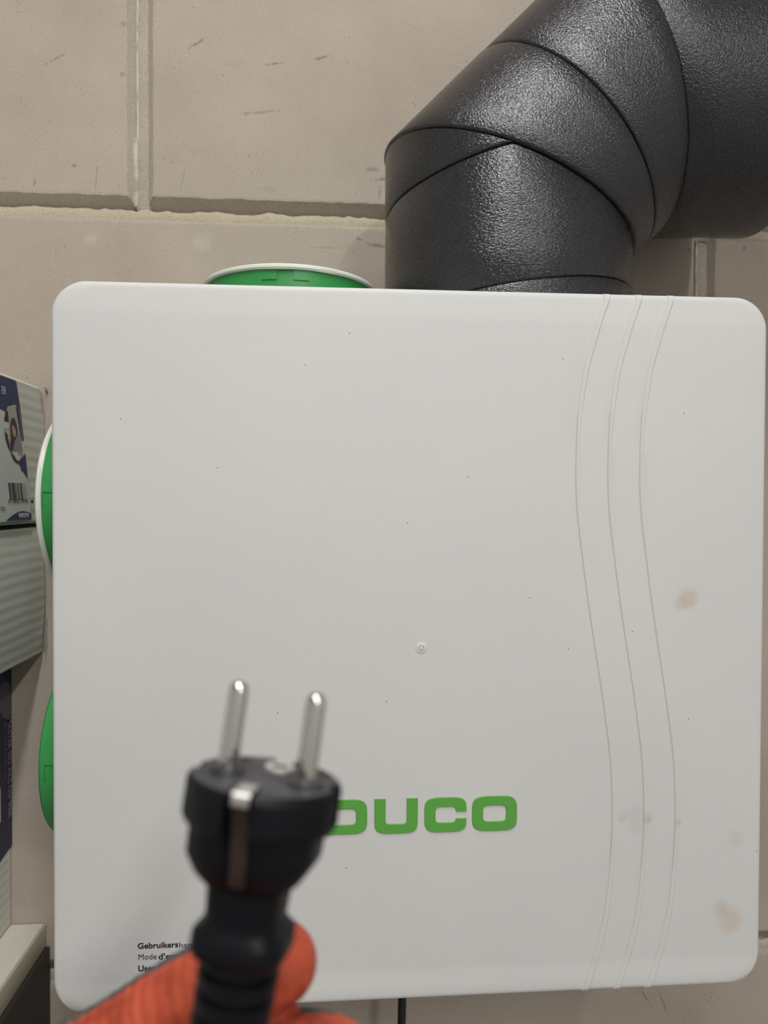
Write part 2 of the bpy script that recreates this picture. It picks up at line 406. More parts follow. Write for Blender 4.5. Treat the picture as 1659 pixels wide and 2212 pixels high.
gi = [i for ci in range(3) for i in (34+9*ci+1,)]
bm = bmesh.new()
R = [[bm.verts.new(p) for p in r] for r in rows]
for a, b, z in zip(R[:-1], R[1:], zs):
    t = lerp_table(endw, z)[0]
    for i in range(len(a)-1):
        f = bm.faces.new((a[i], a[i+1], b[i+1], b[i]))
        if i in gi and t < .5: f.material_index = 1
# side skirt running back from the rim of the front
rim = [r[0] for r in R] + R[-1][1:-1] + [r[-1] for r in reversed(R)] + list(reversed(R[0][1:-1]))
prev = rim
for dy, ins in ((.012, -.0002), (.034, .0002), (.0341, .004)):
    cxm, czm = (UX0+UX1)/2, (UZ0+UZ1)/2
    cur = [bm.verts.new((v.co.x-math.copysign(ins, v.co.x-cxm), Dc+dy, v.co.z-math.copysign(ins, v.co.z-czm))) for v in rim]
    for i in range(len(rim)):
        j = (i+1) % len(rim); bm.faces.new((prev[i], prev[j], cur[j], cur[i]))
    prev = cur
cover = finish(bm, 'cover', [M['white'], M['grime']], unit, angle=28)
boxobj('casing', (UX0+.010, UX1-.010, Dc+.010, YW-.004, UZ0+.012, UZ1-.010), M['casing'], unit, .008)
boxobj('wall_bracket', (UX0+.08, UX1-.08, YW-.012, YW+.0005, UZ0+.05, UZ1-.05), M['casing'], unit, .001)

# DUCO letters, raised
def letter(bm, cx0, cx1, ctop, cbot, kind):
    tl = atY(cx0, ctop, Dc); br = atY(cx1, cbot, Dc)
    cx, cz = (tl.x+br.x)/2, (tl.z+br.z)/2; a, b = (br.x-tl.x)/2, (tl.z-br.z)/2
    sx, sz = 23.5/1533*.49, 20/1533*.49
    def se(t, A, B, n):
        c, s = math.cos(t), math.sin(t)
        return (math.copysign(abs(c)**(2/n), c)*A, math.copysign(abs(s)**(2/n), s)*B)
    N = 64; out = []; inn = []; closed = True
    if kind in 'OC':
        for i in range(N):
            t = 2*math.pi*i/N
            if kind == 'C': t = math.radians(16)+math.radians(328)*i/(N-1)
            out.append(se(t, a, b, 4.2)); inn.append(se(t, a-sx, b-sz, 5.5))
        if kind == 'C':
            closed = False
            zu, zd = b*.18, -b*.24
            out[0] = (a*.985, zu); inn[0] = (a-sx*1.0, zu); out[-1] = (a*.985, zd); inn[-1] = (a-sx*1.0, zd)
            for q in (1, 2): 
                inn[q] = (a-sx*1.02, max(inn[q][1], zu+.0004*q)); inn[-1-q] = (a-sx*1.02, min(inn[-1-q][1], zd-.0004*q))
                out[q] = (out[q][0], max(out[q][1], zu+.0004*q)); out[-1-q] = (out[-1-q][0], min(out[-1-q][1], zd-.0004*q))
    elif kind == 'D':
        for i in range(N):
            t = 2*math.pi*i/N; n1 = 4.0 if math.cos(t) > 0 else 40; n2 = 5.5 if math.cos(t) > 0 else 60
            out.append(se(t, a, b, n1)); inn.append(se(t, a-sx, b-sz, n2))
    else:
        closed = False
        out.append((-a, b)); inn.append((-a+sx, b))
        for i in range(N):
            t = math.pi+math.pi*i/(N-1)
            out.append(se(t, a, b, 4.5)); inn.append(se(t, a-sx, b-sz, 7))
        out.append((a, b)); inn.append((a-sx, b))
    yf, ym, yb = Dc-.0009, Dc-.0007, Dc+.0006
    m = len(out); V = {}
    for nm, lst, y, sh in (('of', out, yf, -.00025), ('om', out, ym, 0), ('ob', out, yb, 0), ('if', inn, yf, .00025), ('im', inn, ym, 0), ('ib', inn, yb, 0)):
        vs = []
        for (x, z), (xo, zo) in zip(lst, inn if nm[0] == 'o' else out):
            d = Vector((x-xo, z-zo)); d = d.normalized() if d.length > 0 else d
            s = -.00025 if nm[1] == 'f' else 0
            vs.append(bm.verts.new((cx+x+d.x*s, y, cz+z+d.y*s)))
        V[nm] = vs
    for i in range(m if closed else m-1):
        j = (i+1) % m
        for p, q in (('of', 'if'), ('of', 'om'), ('om', 'ob'), ('if', 'im'), ('im', 'ib')):
            bm.faces.new((V[p][i], V[p][j], V[q][j], V[q][i]))
    if not closed:
        for i in (0, m-1):
            bm.faces.new([V[n][i] for n in ('of', 'om', 'ob', 'ib', 'im', 'if')])
logo = None
for kind, x0, x1, t_, b_ in (('D', 698, 793, 1728, 1800), ('U', 809, 902, 1726, 1798), ('C', 917, 1008, 1723, 1795), ('O', 1020, 1116, 1720, 1792)):
    bm = bmesh.new(); letter(bm, x0, x1, t_, b_, kind)
    o = finish(bm, 'logo_letter', M['logo'], unit, angle=30); o['label'] = 'raised green letter %s' % kind

# moulding nub on the cover
nb = atY(910, 1400, Dc); bm = bmesh.new()
prof = [(.0052, .0002), (.0040, -.0001), (.0030, -.0004), (.0021, -.0006), (.0019, -.0006), (.0017, .0001), (.0014, .0001), (.0011, -.0008), (.0004, -.0010)]
loft(bm, [[Vector((nb.x+r*math.cos(2*math.pi*k/24), Dc+y, nb.z+r*math.sin(2*math.pi*k/24))) for k in range(24)] for r, y in prof], False, True)
finish(bm, 'moulding_nub', M['white'], unit)

# writing
def text_mesh(s, size, extr=.00005, bold=0, spacing=1.0, shear=0):
    cu = bpy.data.curves.new('t', 'FONT'); cu.body = s; cu.size = size; cu.extrude = extr; cu.offset = bold; cu.space_character = spacing; cu.shear = shear; cu.resolution_u = 3
    ob = bpy.data.objects.new('t', cu); me = bpy.data.meshes.new_from_object(ob); bpy.data.objects.remove(ob); bpy.data.curves.remove(cu); return me
def write(name, s, size, origin, xdir, ydir, mat, parent, bold=0, fit=None, spacing=1.0, shear=0):
    me = text_mesh(s, size, .00005, bold, spacing, shear)
    sc = 1.0
    wid = max(v.co.x for v in me.vertices)-min(v.co.x for v in me.vertices)
    if fit: sc = fit/wid
    n = xdir.cross(ydir)
    for v in me.vertices: v.co = origin + xdir*(v.co.x*sc) + ydir*v.co.y + n*(v.co.z+.0001)
    o = link(name, me, mat, parent); return o, wid*sc
EX, EZ = Vector((1, 0, 0)), Vector((0, 0, 1))
def rrect(bm, x0, x1, z0, z1, r, y, th):
    pts = []
    for cx, cz, a0 in ((x1-r, z1-r, 0), (x0+r, z1-r, 90), (x0+r, z0+r, 180), (x1-r, z0+r, 270)):
        for k in range(7):
            a = math.radians(a0+15*k); pts.append((cx+r*math.cos(a), cz+r*math.sin(a)))
    loft(bm, [[Vector((x, y+th, z)) for x, z in pts], [Vector((x, y, z)) for x, z in pts]], False, True)
la, lb = atY(143, 2022, Dc), atY(560, 2160, Dc)
bm = bmesh.new(); rrect(bm, la.x, lb.x, lb.z, la.z, .003, Dc-.00003, .0003)
lab = finish(bm, 'manual_label', M['label_w'], unit)
lab['label'] = 'glossy white label with black manual titles'
mm = .475/1533
def lw(px, py, s, cap, bold, width=None, mat='ink'):
    p = atY(px, py, Dc); p.y = Dc-.00012
    o, wd = write('lettering', s, cap*mm/.70, p, EX, EZ, M[mat], lab, bold, width*mm if width else None); return p.x+wd
x = lw(297, 2049, 'Gebruikers', 12, .00011, 85)
p = atY(383.5, 2047, Dc); lw(386, 2047, 'handleiding', 12, 0, 88, 'ink_soft')
lw(298, 2073, 'Mode', 12.5, 0, 38, 'ink_soft'); lw(342, 2072, 'd\u2019emploi', 12.5, .00011, 70)
lw(298, 2098, 'User', 12.5, .00011, 36); lw(339, 2097, 'manual', 12.5, 0, 64, 'ink_soft')
lw(164, 2149, 'L0001757-C', 5.5, .00003, 36, 'ink_soft')

# ------------------------------------------------------------------ green port caps
RP = .0712
def cap(name, base, axis, side, length, rim, label):
    """base: centre on the casing; axis: outward; side: the direction (towards the room) where the arrow sits"""
    root = empty(name, base, label, 'pipe cap', None)
    axis = axis.normalized(); t = side.normalized(); b = axis.cross(t)
    N = 96
    def ring(r, h, jag=0): return [base+axis*(h+(jag*noise.noise(Vector((math.cos(2*math.pi*k/N)*2.2, math.sin(2*math.pi*k/N)*2.2, 1.5))) if jag else 0))+(t*math.cos(2*math.pi*k/N)+b*math.sin(2*math.pi*k/N))*r for k in range(N)]
    bm = bmesh.new(); rb = RP-.0022
    top = length if not rim else length-.0015
    loft(bm, [ring(rb, 0), ring(rb, top-.0012), ring(rb-.0010, top), ring(rb-.005, top), ring(rb-.006, top-.006)], True, True)
    body = finish(bm, 'cap_body', M['green'], root)
    if rim:
        bm = bmesh.new(); e = length
        loft(bm, [ring(rb-.004, e-.0035), ring(RP-.0006, e-.0036, .0007), ring(RP+.0004, e-.0026), ring(RP+.0004, e-.0010), ring(RP-.0008, e+.0002), ring(rb-.004, e+.0002)], False, False)
        r_ = bm.verts; bm.verts.ensure_lookup_table()
        n = N; last = [bm.verts[i] for i in range(5*n, 6*n)]; first = [bm.verts[i] for i in range(n)]
        for i in range(n): bm.faces.new((last[i], last[(i+1) % n], first[(i+1) % n], first[i]))
        finish(bm, 'rim', M['rim'], root)
    # arrow sunk into the wall of the cap, pointing at the unit
    h0 = length-.0045; A = 1.1
    def on(x, h, r): a = x/rb; return base+axis*h+(t*math.cos(a)+b*math.sin(a))*r
    def cut(x0, x1, lo, hi):
        n = 8; bm = bmesh.new(); R = []
        for k in range(n+1):
            x = x0+(x1-x0)*k/n; a0, a1 = lo(x), hi(x)
            R.append([bm.verts.new(on(x, a0, rb-.0008)), bm.verts.new(on(x, a0, rb+.004)), bm.verts.new(on(x, a1, rb+.004)), bm.verts.new(on(x, a1, rb-.0008))])
        for p, q in zip(R[:-1], R[1:]):
            for i in range(4): bm.faces.new((p[i], p[(i+1) % 4], q[(i+1) % 4], q[i]))
        bm.faces.new(R[0]); bm.faces.new(R[-1][::-1])
        c = finish(bm, 'cutter', None, None, smooth=False)
        md = body.modifiers.new('b', 'BOOLEAN'); md.operation = 'DIFFERENCE'; md.solver = 'EXACT'; md.object = c
        dg = bpy.context.evaluated_depsgraph_get(); me = bpy.data.meshes.new_from_object(body.evaluated_get(dg), depsgraph=dg)
        body.modifiers.clear(); body.data = me; bpy.data.objects.remove(c)
        for p in me.polygons: p.use_smooth = True
        me.set_sharp_from_angle(angle=math.radians(30))
    cut(-.0057*A, .0057*A, lambda x: h0-.0068, lambda x: h0)
    cut(-.0165*A, .0165*A, lambda x: h0-.0066-.0135*(1-abs(x)/(.0165*A))-.0002, lambda x: h0-.0066)
    return root
YC = .600
cap('port_cap', Vector((-.0355, YC, UZ1-.0100)), Vector((0, 0, 1)), Vector((0, -1, 0)), .0418, True, 'green pipe cap with a white rim standing on top of the white unit')
cap('port_cap', Vector((UX0+.0100, YC, 1.4985)), Vector((-1, 0, 0)), Vector((0, -1, 0)), .0420, True, 'green pipe cap with a white rim on the left side of the unit')
cap('port_cap', Vector((UX0+.0100, YC, 1.5-.2010)), Vector((-1, 0, 0)), Vector((0, -1, 0)), .0415, False, 'green pipe cap without a rim, low on the left side of the unit')

# ------------------------------------------------------------------ black foam duct
KD = .59/.54
DXC, DYC, DR = .1317*KD, .59, .0922*KD
duct = empty('foam_duct', (DXC, DYC, UZ1), 'thick black foam insulated duct elbow rising from the white unit and bending right', 'duct')
def pipe(name, p, d, r, plane0, plane1, mat, label=None, edge=.0016, lip=.0013, caps=(True, True)):
    """cylinder about the line p + t d, trimmed by two planes given as (point, normal)"""
    d = d.normalized(); a = Vector((0, -1, 0)); b = d.cross(a).normalized(); N = 128
    def hit(q, pl): return (pl[0]-q).dot(pl[1])/d.dot(pl[1])
    rings = []
    for rr, e0 in ((r*.80, 0), (r-lip, 0), (r-lip*.35, edge*.5), (r, edge)): rings.append((rr, 0, e0))
    for f in (.25, .5, .75): rings.append((r, f, None))
    for rr, e0 in ((r, edge), (r-lip*.35, edge*.5), (r-lip, 0), (r*.80, 0)): rings.append((rr, 1, e0))
    out = []
    for rr, f, e in rings:
        R = []
        for k in range(N):
            th = 2*math.pi*k/N; q = p+(a*math.cos(th)+b*math.sin(th))*rr
            t0, t1 = hit(q, plane0), hit(q, plane1)
            t = t0+e if (f == 0) else (t1-e if f == 1 else t0+(t1-t0)*f)
            wob = .00035*noise.noise(Vector((math.cos(th)*3+p.x*40, math.sin(th)*3, t*14)))
            R.append(q+d*t+(q-p).normalized()*wob)
        out.append(R)
    bm = bmesh.new(); loft(bm, out, *caps)
    o = finish(bm, name, mat, duct, angle=50)
    return o
VZ, D45, HX = Vector((0, 0, 1)), Vector((1, 0, 1)).normalized(), Vector((1, 0, 0))
zm = 1.5+.222*KD; zr = 1.5+.2290*KD; z3 = 1.5+.305*KD
m1 = Vector((DXC, DYC, zm)); m2 = Vector((DXC+(z3-zm), DYC, z3)); n1 = (VZ+D45).normalized(); n2 = (D45+HX).normalized()
r_mid = m1+D45*((m2-m1).length*.47)
g = .0004
zb = 1.5+.1492*KD-.0075; NB = Vector((-.13, 0, 1)).normalized()
pipe('connector_sleeve', Vector((DXC, DYC, zb)), VZ, DR, (Vector((DXC, DYC, UZ1-.0099)), VZ), (Vector((DXC, DYC, zb)), NB), M['foam_v'])
def ringz(q): return zr+.22*(q.x-.1250)
# upright tube up to the slanted cut or the level ring, whichever comes first
def upright():
    d = VZ; N = 160; bm = bmesh.new(); out = []
    def top(q): return min(m1.z-((q-m1).dot(n1)-(q.z-m1.z)*n1.z)/n1.z, ringz(q))
    for rr, f, e in ((DR*.8, 0, 0), (DR-.0013, 0, 0), (DR, 0, .0016), (DR, .3, 0), (DR, .6, 0), (DR, 1, .0016), (DR-.0005, 1, .0007), (DR-.0014, 1, 0), (DR*.8, 1, 0)):
        R = []
        for k in range(N):
            th = 2*math.pi*k/N; q = Vector((DXC-math.sin(th)*rr, DYC-math.cos(th)*rr, zm)); t = top(q)-.0004
            zq = zb+.13*(q.x-DXC); z = zq+g+e if f == 0 else (t-e if f == 1 else zq+(t-zq)*f)
            wob = .0004*noise.noise(Vector((math.cos(th)*3, math.sin(th)*3, z*14)))
            R.append(Vector((q.x*(1)+wob*-math.sin(th), q.y-wob*math.cos(th), z)))
        out.append(R)
    loft(bm, out); return finish(bm, 'upright_section', M['foam_v'], duct, angle=50)
upright()
# wedge of the elbow between the level ring and the slanted mitre
def wedge():
    N = 160; bm = bmesh.new(); out = []; r2 = DR+.0004
    def top(q): return m1.z-((q-m1).dot(n1)-(q.z-m1.z)*n1.z)/n1.z
    for rr, f, e in ((r2*.8, 0, 0), (r2-.0014, 0, 0), (r2-.0005, 0, .0008), (r2, 0, .0017), (r2, .5, 0), (r2, 1, .0010), (r2-.001, 1, 0), (r2*.8, 1, 0)):
        R = []
        for k in range(N):
            th = 2*math.pi*k/N; q = Vector((DXC-math.sin(th)*rr, DYC-math.cos(th)*rr, zm)); zq = ringz(q); t1 = max(top(q), zq-.012); lo_ = min(zq, t1)
            z = lo_+min(e, (t1-lo_)*.5) if f == 0 else (t1-min(e, (t1-lo_)*.4) if f == 1 else lo_+(t1-lo_)*f)
            if top(q) < zq:
                z = top(q)-.004; q = Vector((DXC-math.sin(th)*rr*.96, DYC-math.cos(th)*rr*.96, 0))
            R.append(Vector((q.x, q.y, z)))
        out.append(R)
    loft(bm, out); return finish(bm, 'elbow_wedge', M['foam_v'], duct, angle=50)
wedge()
R2 = DR+.0024
pipe('elbow_section', m1, D45, R2, (m1+n1*.0002, n1), (r_mid-D45*g, D45), M['foam'])
pipe('elbow_section', r_mid, D45, R2-.0002, (r_mid+D45*g, D45), (m2-n2*.0003, n2), M['foam'])
pipe('level_section', m2, HX, DR+.0004, (m2+n2*.0003, n2), (Vector((.336*KD, DYC, z3)), HX), M['foam'])

# ------------------------------------------------------------------ cabinet and cartons at the left
SX = -.2508*K; SZ = 1.5-.3742*K
cab = empty('cabinet', (SX-.3, .4, 0), 'dark cabinet with a white melamine top carrying the cartons at left', 'cabinet')
boxobj('top_panel', (SX-.6, SX-.0022, .26, YW-.001, SZ-.0215, SZ), M['melamine'], cab, .0006)
boxobj('edge_band', (SX-.0020, SX, .26, YW-.001, SZ-.0217, SZ-.0002), M['edge_band'], cab, .0008)
boxobj('side_panel', (SX-.018, SX+.0035, .30, YW-.001, 0, SZ-.0222), M['dark_panel'], cab, .0008)
boxobj('side_panel', (SX-.598, SX-.58, .30, YW-.001, 0, SZ-.0222), M['dark_panel'], cab, .0008)
boxobj('back_panel', (SX-.58, SX-.018, YW-.02, YW-.001, 0, SZ-.0222), M['dark_panel'], cab)
boxobj('door', (SX-.597, SX+.001, .281, .299, .06, SZ-.026), M['dark_panel'], cab, .001)

def poly(name, pts, X, off, mat, parent, th=.0001):
    """flat print on a face at x = X; pts are picture points lying on that face"""
    P = [atX(x, y, X) for x, y in pts]; bm = bmesh.new()
    vs = [bm.verts.new((X+off, p.y, p.z)) for p in P]; bm.faces.new(vs)
    bmesh.ops.triangulate(bm, faces=bm.faces[:])
    me = bpy.data.meshes.new(name); bm.normal_update()
    if bm.faces and sum(f.normal.x*f.calc_area() for f in bm.faces) < 0: bmesh.ops.reverse_faces(bm, faces=bm.faces[:])
    bm.to_mesh(me); bm.free(); return link(name, me, mat, parent)
def arc(cx, cy, rx, ry, n=24): return [(cx+rx*math.cos(2*math.pi*k/n), cy+ry*math.sin(2*math.pi*k/n)) for k in range(n)]
def carton_body(name, x0, x1, y0, y1, z0, z1, mat, parent, bow=.0015, drop=0, crush=0):
    """carton with soft edges, slightly bowed right-hand face, one crushed corner"""
    bm = bmesh.new(); n, m = 18, 10; r = .0022
    ny = [y0+(y1-y0)*i/n for i in range(n+1)]
    ny = sorted(set(ny+[y0+r, y1-r, y1-.012])); nz = sorted(set([z0+(z1-z0)*i/m for i in range(m+1)]+[z0+r, z1-r, z1-.008]))
    def px(y, z):
        u = (y-y0)/(y1-y0); v = (z-z0)/(z1-z0)
        x = x1-bow*4*(v-.5)**2
        e = min(y-y0, y1-y, z-z0, z1-z)
        if e < r: x -= (r-math.sqrt(max(0, r*r-(r-e)**2)))
        if crush and y > y1-.012 and z > z1-.012: x -= .004*random.random()
        return x
    G = [[bm.verts.new((px(y, z), y, z-(drop*(z-z0)/(z1-z0)*max(0, (y-(y1-.012))/.012) if drop else 0))) for z in nz] for y in ny]
    for a, b in zip(G[:-1], G[1:]):
        for i in range(len(a)-1): bm.faces.new((a[i], a[i+1], b[i+1], b[i]))
    rim = [g_[0] for g_ in G]+G[-1][1:-1]+[g_[-1] for g_ in reversed(G)]+list(reversed(G[0][1:-1]))
    back = [bm.verts.new((x0, v.co.y, v.co.z)) for v in rim]
    for i in range(len(rim)):
        j = (i+1) % len(rim); bm.faces.new((rim[i], rim[j], back[j], back[i]))
    bm.faces.new(back)
    return finish(bm, name, mat, parent, angle=40)
# lowest carton: navy print
X3 = -.2800*K; B3T = 1.5-.1345*K
c3 = empty('carton', (X3-.2, .47, SZ), 'tall navy-printed carton lettered MASTER ISO AKS DEMPER standing on the white cabinet top', 'carton')
b3 = carton_body('carton_body', X3-.42, X3, .34, YW-.0015, SZ+.0002, B3T, M['carton'], c3, .0004)
poly('navy_panel', [(-200, 1513), (37.5, 1406), (36.5, 1450), (33, 1600), (31, 1700), (29.8, 1820), (14, 1842), (-2, 1864), (-60, 1950), (-200, 2050)], X3, .0002, M['navy3'], c3)
poly('pale_edge', [(39.6, 1440), (41, 1440), (35, 1560), (33, 1700), (32.2, 1815), (30.3, 1823), (31.2, 1700), (33.4, 1560)], X3, .00035, M['paper'], c3)  # pale strip along the far edge of the navy print
poly('corner_fold', [(29.6, 1805), (33, 1812), (32.5, 1824), (29.2, 1830)], X3, .0004, M['paper'], c3)
poly('round_emblem', arc(12, 1512, 16, 41), X3, .0004, M['grey_print'], c3)
poly('white_panel', [(-40, 1690), (0.5, 1702), (1.0, 1776), (-40, 1800)], X3, .0004, M['paper'], c3)
EY = Vector((0, 1, 0))
o_ = atX(15.5, 1551, X3); o_.x = X3+.0004
write('lettering', 'MASTER ISO AKS DEMPER', .0105, o_, -EZ, EY, M['p_grey'], c3, .00008, (1791-1551)*.6095/1533)
for k_ in range(14):                         # a second line too small to read: faint marks only
    y_ = 1560+k_*9.2; poly('faint_print', [(9.2, y_), (12.0, y_), (11.8, y_+6.5-(k_ % 3)), (9.0, y_+6.5-(k_ % 3))], X3, .0004, M['grey_print'], c3)
# middle carton (plain) and upper carton (with the label)
XB = -.2493*K
cB = empty('carton', (XB-.2, .47, B3T), 'plain ribbed grey carton between the labelled carton and the navy carton', 'carton')
carton_body('carton_body', XB-.42, XB, .35, YW-.0035, B3T, 1.5-.0238*K, M['carton'], cB, .0030)
boxobj('lid_gap', (XB-.41, XB-.004, .36, YW-.010, 1.5-.0239*K, 1.5-.0206*K), M['seam'], cB)  # black block set into the gap in place of its shade
poly('crushed_edge', [(99.5, 1335), (102.6, 1340), (102.2, 1372), (99.5, 1395), (95, 1407), (92.5, 1408), (96.5, 1385), (98.5, 1362)], XB, .0006, M['carton'], cB)
poly('fold_line', [(98.8, 1335), (99.4, 1335), (96.0, 1385), (92.8, 1408), (91.8, 1408), (95.2, 1384)], XB, .0008, M['p_dark'], cB)
cA = empty('carton', (XB-.2, .47, 1.5-.0206*K), 'pale carton with a white and navy photo label and barcode, topmost of its stack', 'carton')
carton_body('carton_body', XB-.42, XB, .35, YW-.0030, 1.5-.0206*K, 1.5+.0955*K, M['carton'], cA, .0010, drop=.004, crush=1)
poly('torn_corner', [(92, 836), (97, 838), (104, 847), (103, 851), (99, 852), (95, 845)], XB, .0012, M['carton_edge'], cA)
poly('torn_hole', [(93.5, 843.5), (98, 845), (102.5, 849), (100.5, 850.5), (95.5, 846.5)], XB, .0014, M['hole'], cA)
Lb = poly('product_label', [(-400, 660), (0, 810), (31, 821.5), (34, 827), (42, 880), (50, 952), (57, 1033), (62, 1085), (66.3, 1123), (0, 1128), (-400, 1155)], XB, .0008, M['paper'], cA)
Lb['label'] = 'white and navy printed label'
def lp(name, pts, lvl, mat): return poly(name, pts, XB, .0008+.00012*lvl, M[mat], Lb)
lp('navy_print', [(-400, 662), (0, 811), (30, 821.5), (33.3, 826), (41.3, 880), (49.5, 951), (45, 951), (40, 915), (33, 876), (28, 873), (20, 873.5), (14, 878), (11, 887), (9, 889), (0, 884), (-400, 740)], 1, 'navy')
lp('photo_print', [(14, 879), (20, 874), (28, 874), (31, 877), (35, 905), (41, 938), (46.5, 975), (47.5, 984), (44, 989), (36, 993), (30, 994), (20.5, 979), (13, 962), (8, 940), (6, 926), (6.2, 910), (8, 895), (10, 888)], 1, 'p_wall')
lp('photo_notch', [(5, 910), (16.5, 913), (17.5, 928), (5.5, 925)], 2, 'paper')
lp('window_print', [(31, 877), (34, 880), (41, 922), (49, 951), (45, 952), (41, 938), (36.5, 910)], 2, 'p_dark')
lp('window_line', [(37.2, 884), (38.2, 884), (43.5, 925), (46.6, 950), (45.4, 950), (42.0, 925)], 3, 'p_grey')
lp('cabinet_print', [(9, 889), (14, 886), (16.5, 913), (6.2, 910), (7.2, 900)], 2, 'p_dark')
lp('window_print', [(6.5, 925), (18, 927), (20, 945), (15, 958), (9, 942)], 2, 'p_cream')
lp('chair_print', [(7, 932), (13, 938), (18, 965), (20, 978), (13, 962), (9, 948)], 3, 'p_dark')
lp('sweater_print', [(20, 950), (30, 944), (36, 935), (41, 942), (46, 972), (46.5, 977), (22, 976), (19, 965)], 3, 'p_grey')
lp('hair_print', [(24, 902), (28, 904), (32, 914), (35, 930), (34.5, 938), (31, 946), (28, 955), (25, 972), (20, 974), (18.5, 960), (20.5, 946), (18.8, 926), (20, 910)], 4, 'p_hair')
lp('face_print', [(22.5, 918), (25.5, 919), (29.5, 926), (31.2, 934), (30.5, 941), (28, 945.5), (25.5, 941), (23, 934), (21.8, 925)], 5, 'p_skin')
lp('hand_print', [(34, 976), (45, 976), (46, 982), (42, 985), (36, 981)], 4, 'p_skin')
lp('desk_print', [(20.5, 979), (30, 986), (33, 994), (38, 996), (41, 1004), (30, 998), (24, 988)], 3, 'p_dark')
lp('paper_print', [(23, 977), (33, 976), (43, 987), (38, 996), (33, 994)], 4, 'paper')
lp('navy_print', [(39, 993), (46, 988), (52, 979), (54.5, 1005), (57.3, 1033), (52.5, 1027), (48, 1018.5), (44, 1017), (40.5, 1006)], 3, 'navy')
bx = [(.0, .055, 1), (.075, .12, 1), (.145, .165, 1), (.19, .27, 1), (.285, .35, 1), (.385, .43, 1), (.475, .50, 0), (.515, .57, 0), (.615, .635, 1), (.66, .71, 1), (.725, .76, 1), (.80, .81, 0), (.845, .86, 0), (.885, .892, 0), (.935, .945, 1), (.965, .975, 1)]
for a, b, dk in bx:
    f = lambda u, v: (14.6+(53.5-14.6)*u+4.6*v, 1042.5+(1.5)*u+37*v)
    lp('barcode_bar', [f(a, 0), f(b, 0), f(b, 1), f(a, 1)], 2, 'ink' if dk else 'ink_soft')
def lt(s, px, py, size, mat, fitpx, bold=0):
    o_ = atX(px, py, XB); o_.x = XB+.0008+.0003; e = atX(px+fitpx, py, XB)
    return write('lettering', s, size, o_, EY, EZ, M[mat], Lb, bold, e.y-o_.y, shear=-.12)
lt('8 718552 310776', 15.6, 1086.5, .0046, 'ink', 42)
lt('ER', 0.2, 850, .0092, 'white_ink', 10)
lt('OLI', -1.5, 1103, .0048, 'ink_soft', 9.5)
lp('navy_print', [(10, 1125.4), (18, 1118), (26, 1112), (34, 1107), (42, 1104.3), (50, 1104), (58, 1105.5), (65.2, 1109), (65.6, 1122)], 2, 'navy')
lt('PANFLEX.NL', 38, 1118.5, .0058, 'white_ink', 22)
poly('punched_hole', arc(66.5, 1083.5, 2.4, 4), XB, .0012, M['hole'], cA)

# ------------------------------------------------------------------ cable under the unit
pc = [atY(874, 2120, .61)]
cp = spline([pc[0], Vector((pc[0].x, .611, 1.12)), Vector((pc[0].x-.002, .62, 1.0)), Vector((pc[0].x, .65, .7)), Vector((pc[0].x+.01, YW-.008, .35)), Vector((pc[0].x+.01, YW-.006, .004))], 6)
bm = bmesh.new(); tube(bm, [Vector(p) for p in cp], .0037, 14)
tag(finish(bm, 'power_cable', M['cable']), 'thin black cable hanging down the wall below the white unit', 'cable')

# ------------------------------------------------------------------ the plug held up in front
PD = .165
def cvec(a, b, c): return RT*a+UP*b+fwd*c
AX = cvec(.125, .985, .105).normalized()
PU = cvec(math.cos(math.radians(9)), 0, -math.sin(math.radians(9))); PU = (PU-AX*PU.dot(AX)).normalized()
PV = PU.cross(AX).normalized()               # across the pins
if PV.dot(fwd) > 0: PV = -PV                 # PV points to the viewer
FC = atD(575, 1675, PD)
plug = empty('power_plug', FC-AX*.06, 'black two-pin power plug with shiny round pins held up by the orange glove', 'plug')
def pp(u, v, s): return FC+PU*u+PV*v-AX*s   # s runs down from the face
prof = [  # s, half width, half depth, exponent
    (.0000, .0168, .0168, 2.0), (.0004, .0174, .0174, 2.0), (.0012, .0179, .0179, 2.0), (.0085, .0179, .0179, 2.0), (.0094, .0175, .0175, 2.0),
    (.0097, .0153, .0152, 2.4), (.0165, .0147, .0138, 3.0), (.0205, .0122, .0116, 3.4), (.0234, .0089, .0094, 3.6), (.0312, .0083, .0088, 3.6),
    (.0322, .0090, .0092, 3.6), (.0336, .0108, .0102, 3.6), (.0366, .0109, .0103, 3.6), (.0380, .0103, .0099, 3.4), (.0390, .0092, .0090, 2.6)]
rings = []
N = 144
fine_prof = []
for a, b in zip(prof[:-1], prof[1:]):
    k = max(1, int((b[0]-a[0])/.0011))
    for i in range(k): fine_prof.append(tuple(p+(q-p)*i/k for p, q in zip(a, b)))
fine_prof.append(prof[-1])
for s, a, b, n in fine_prof:
    R = []
    for k in range(N):
        t = 2*math.pi*k/N; c, sn = math.cos(t), math.sin(t)
        u = math.copysign(abs(c)**(2/n), c)*a; v = math.copysign(abs(sn)**(2/n), sn)*b
        if abs(u) < .0024 and s < .0222:      # slots for the side contacts, front and back
            lim = min(b-.0022, .0112) if v > 0 else b-.0034
            v = math.copysign(min(abs(v), lim), v)
        if s < .0094 and abs(v) < .0026:      # guide grooves at both flanks
            u = math.copysign(min(abs(u), a-.0015), u)
        R.append(pp(u, v, s))
    rings.append(R)
bm = bmesh.new(); loft(bm, rings, False, True); finish(bm, 'plug_body', M['rubber'], plug, angle=38)
bm = bmesh.new(); R = []
for k in range(N):
    t = 2*math.pi*k/N; u = math.cos(t)*.0168; v = math.sin(t)*.0168
    if abs(u) < .0024: v = math.copysign(min(abs(v), .0112 if v > 0 else .0168-.0034), v)
    if abs(v) < .0026: u = math.copysign(min(abs(u), .0153), u)
    R.append((u, v))
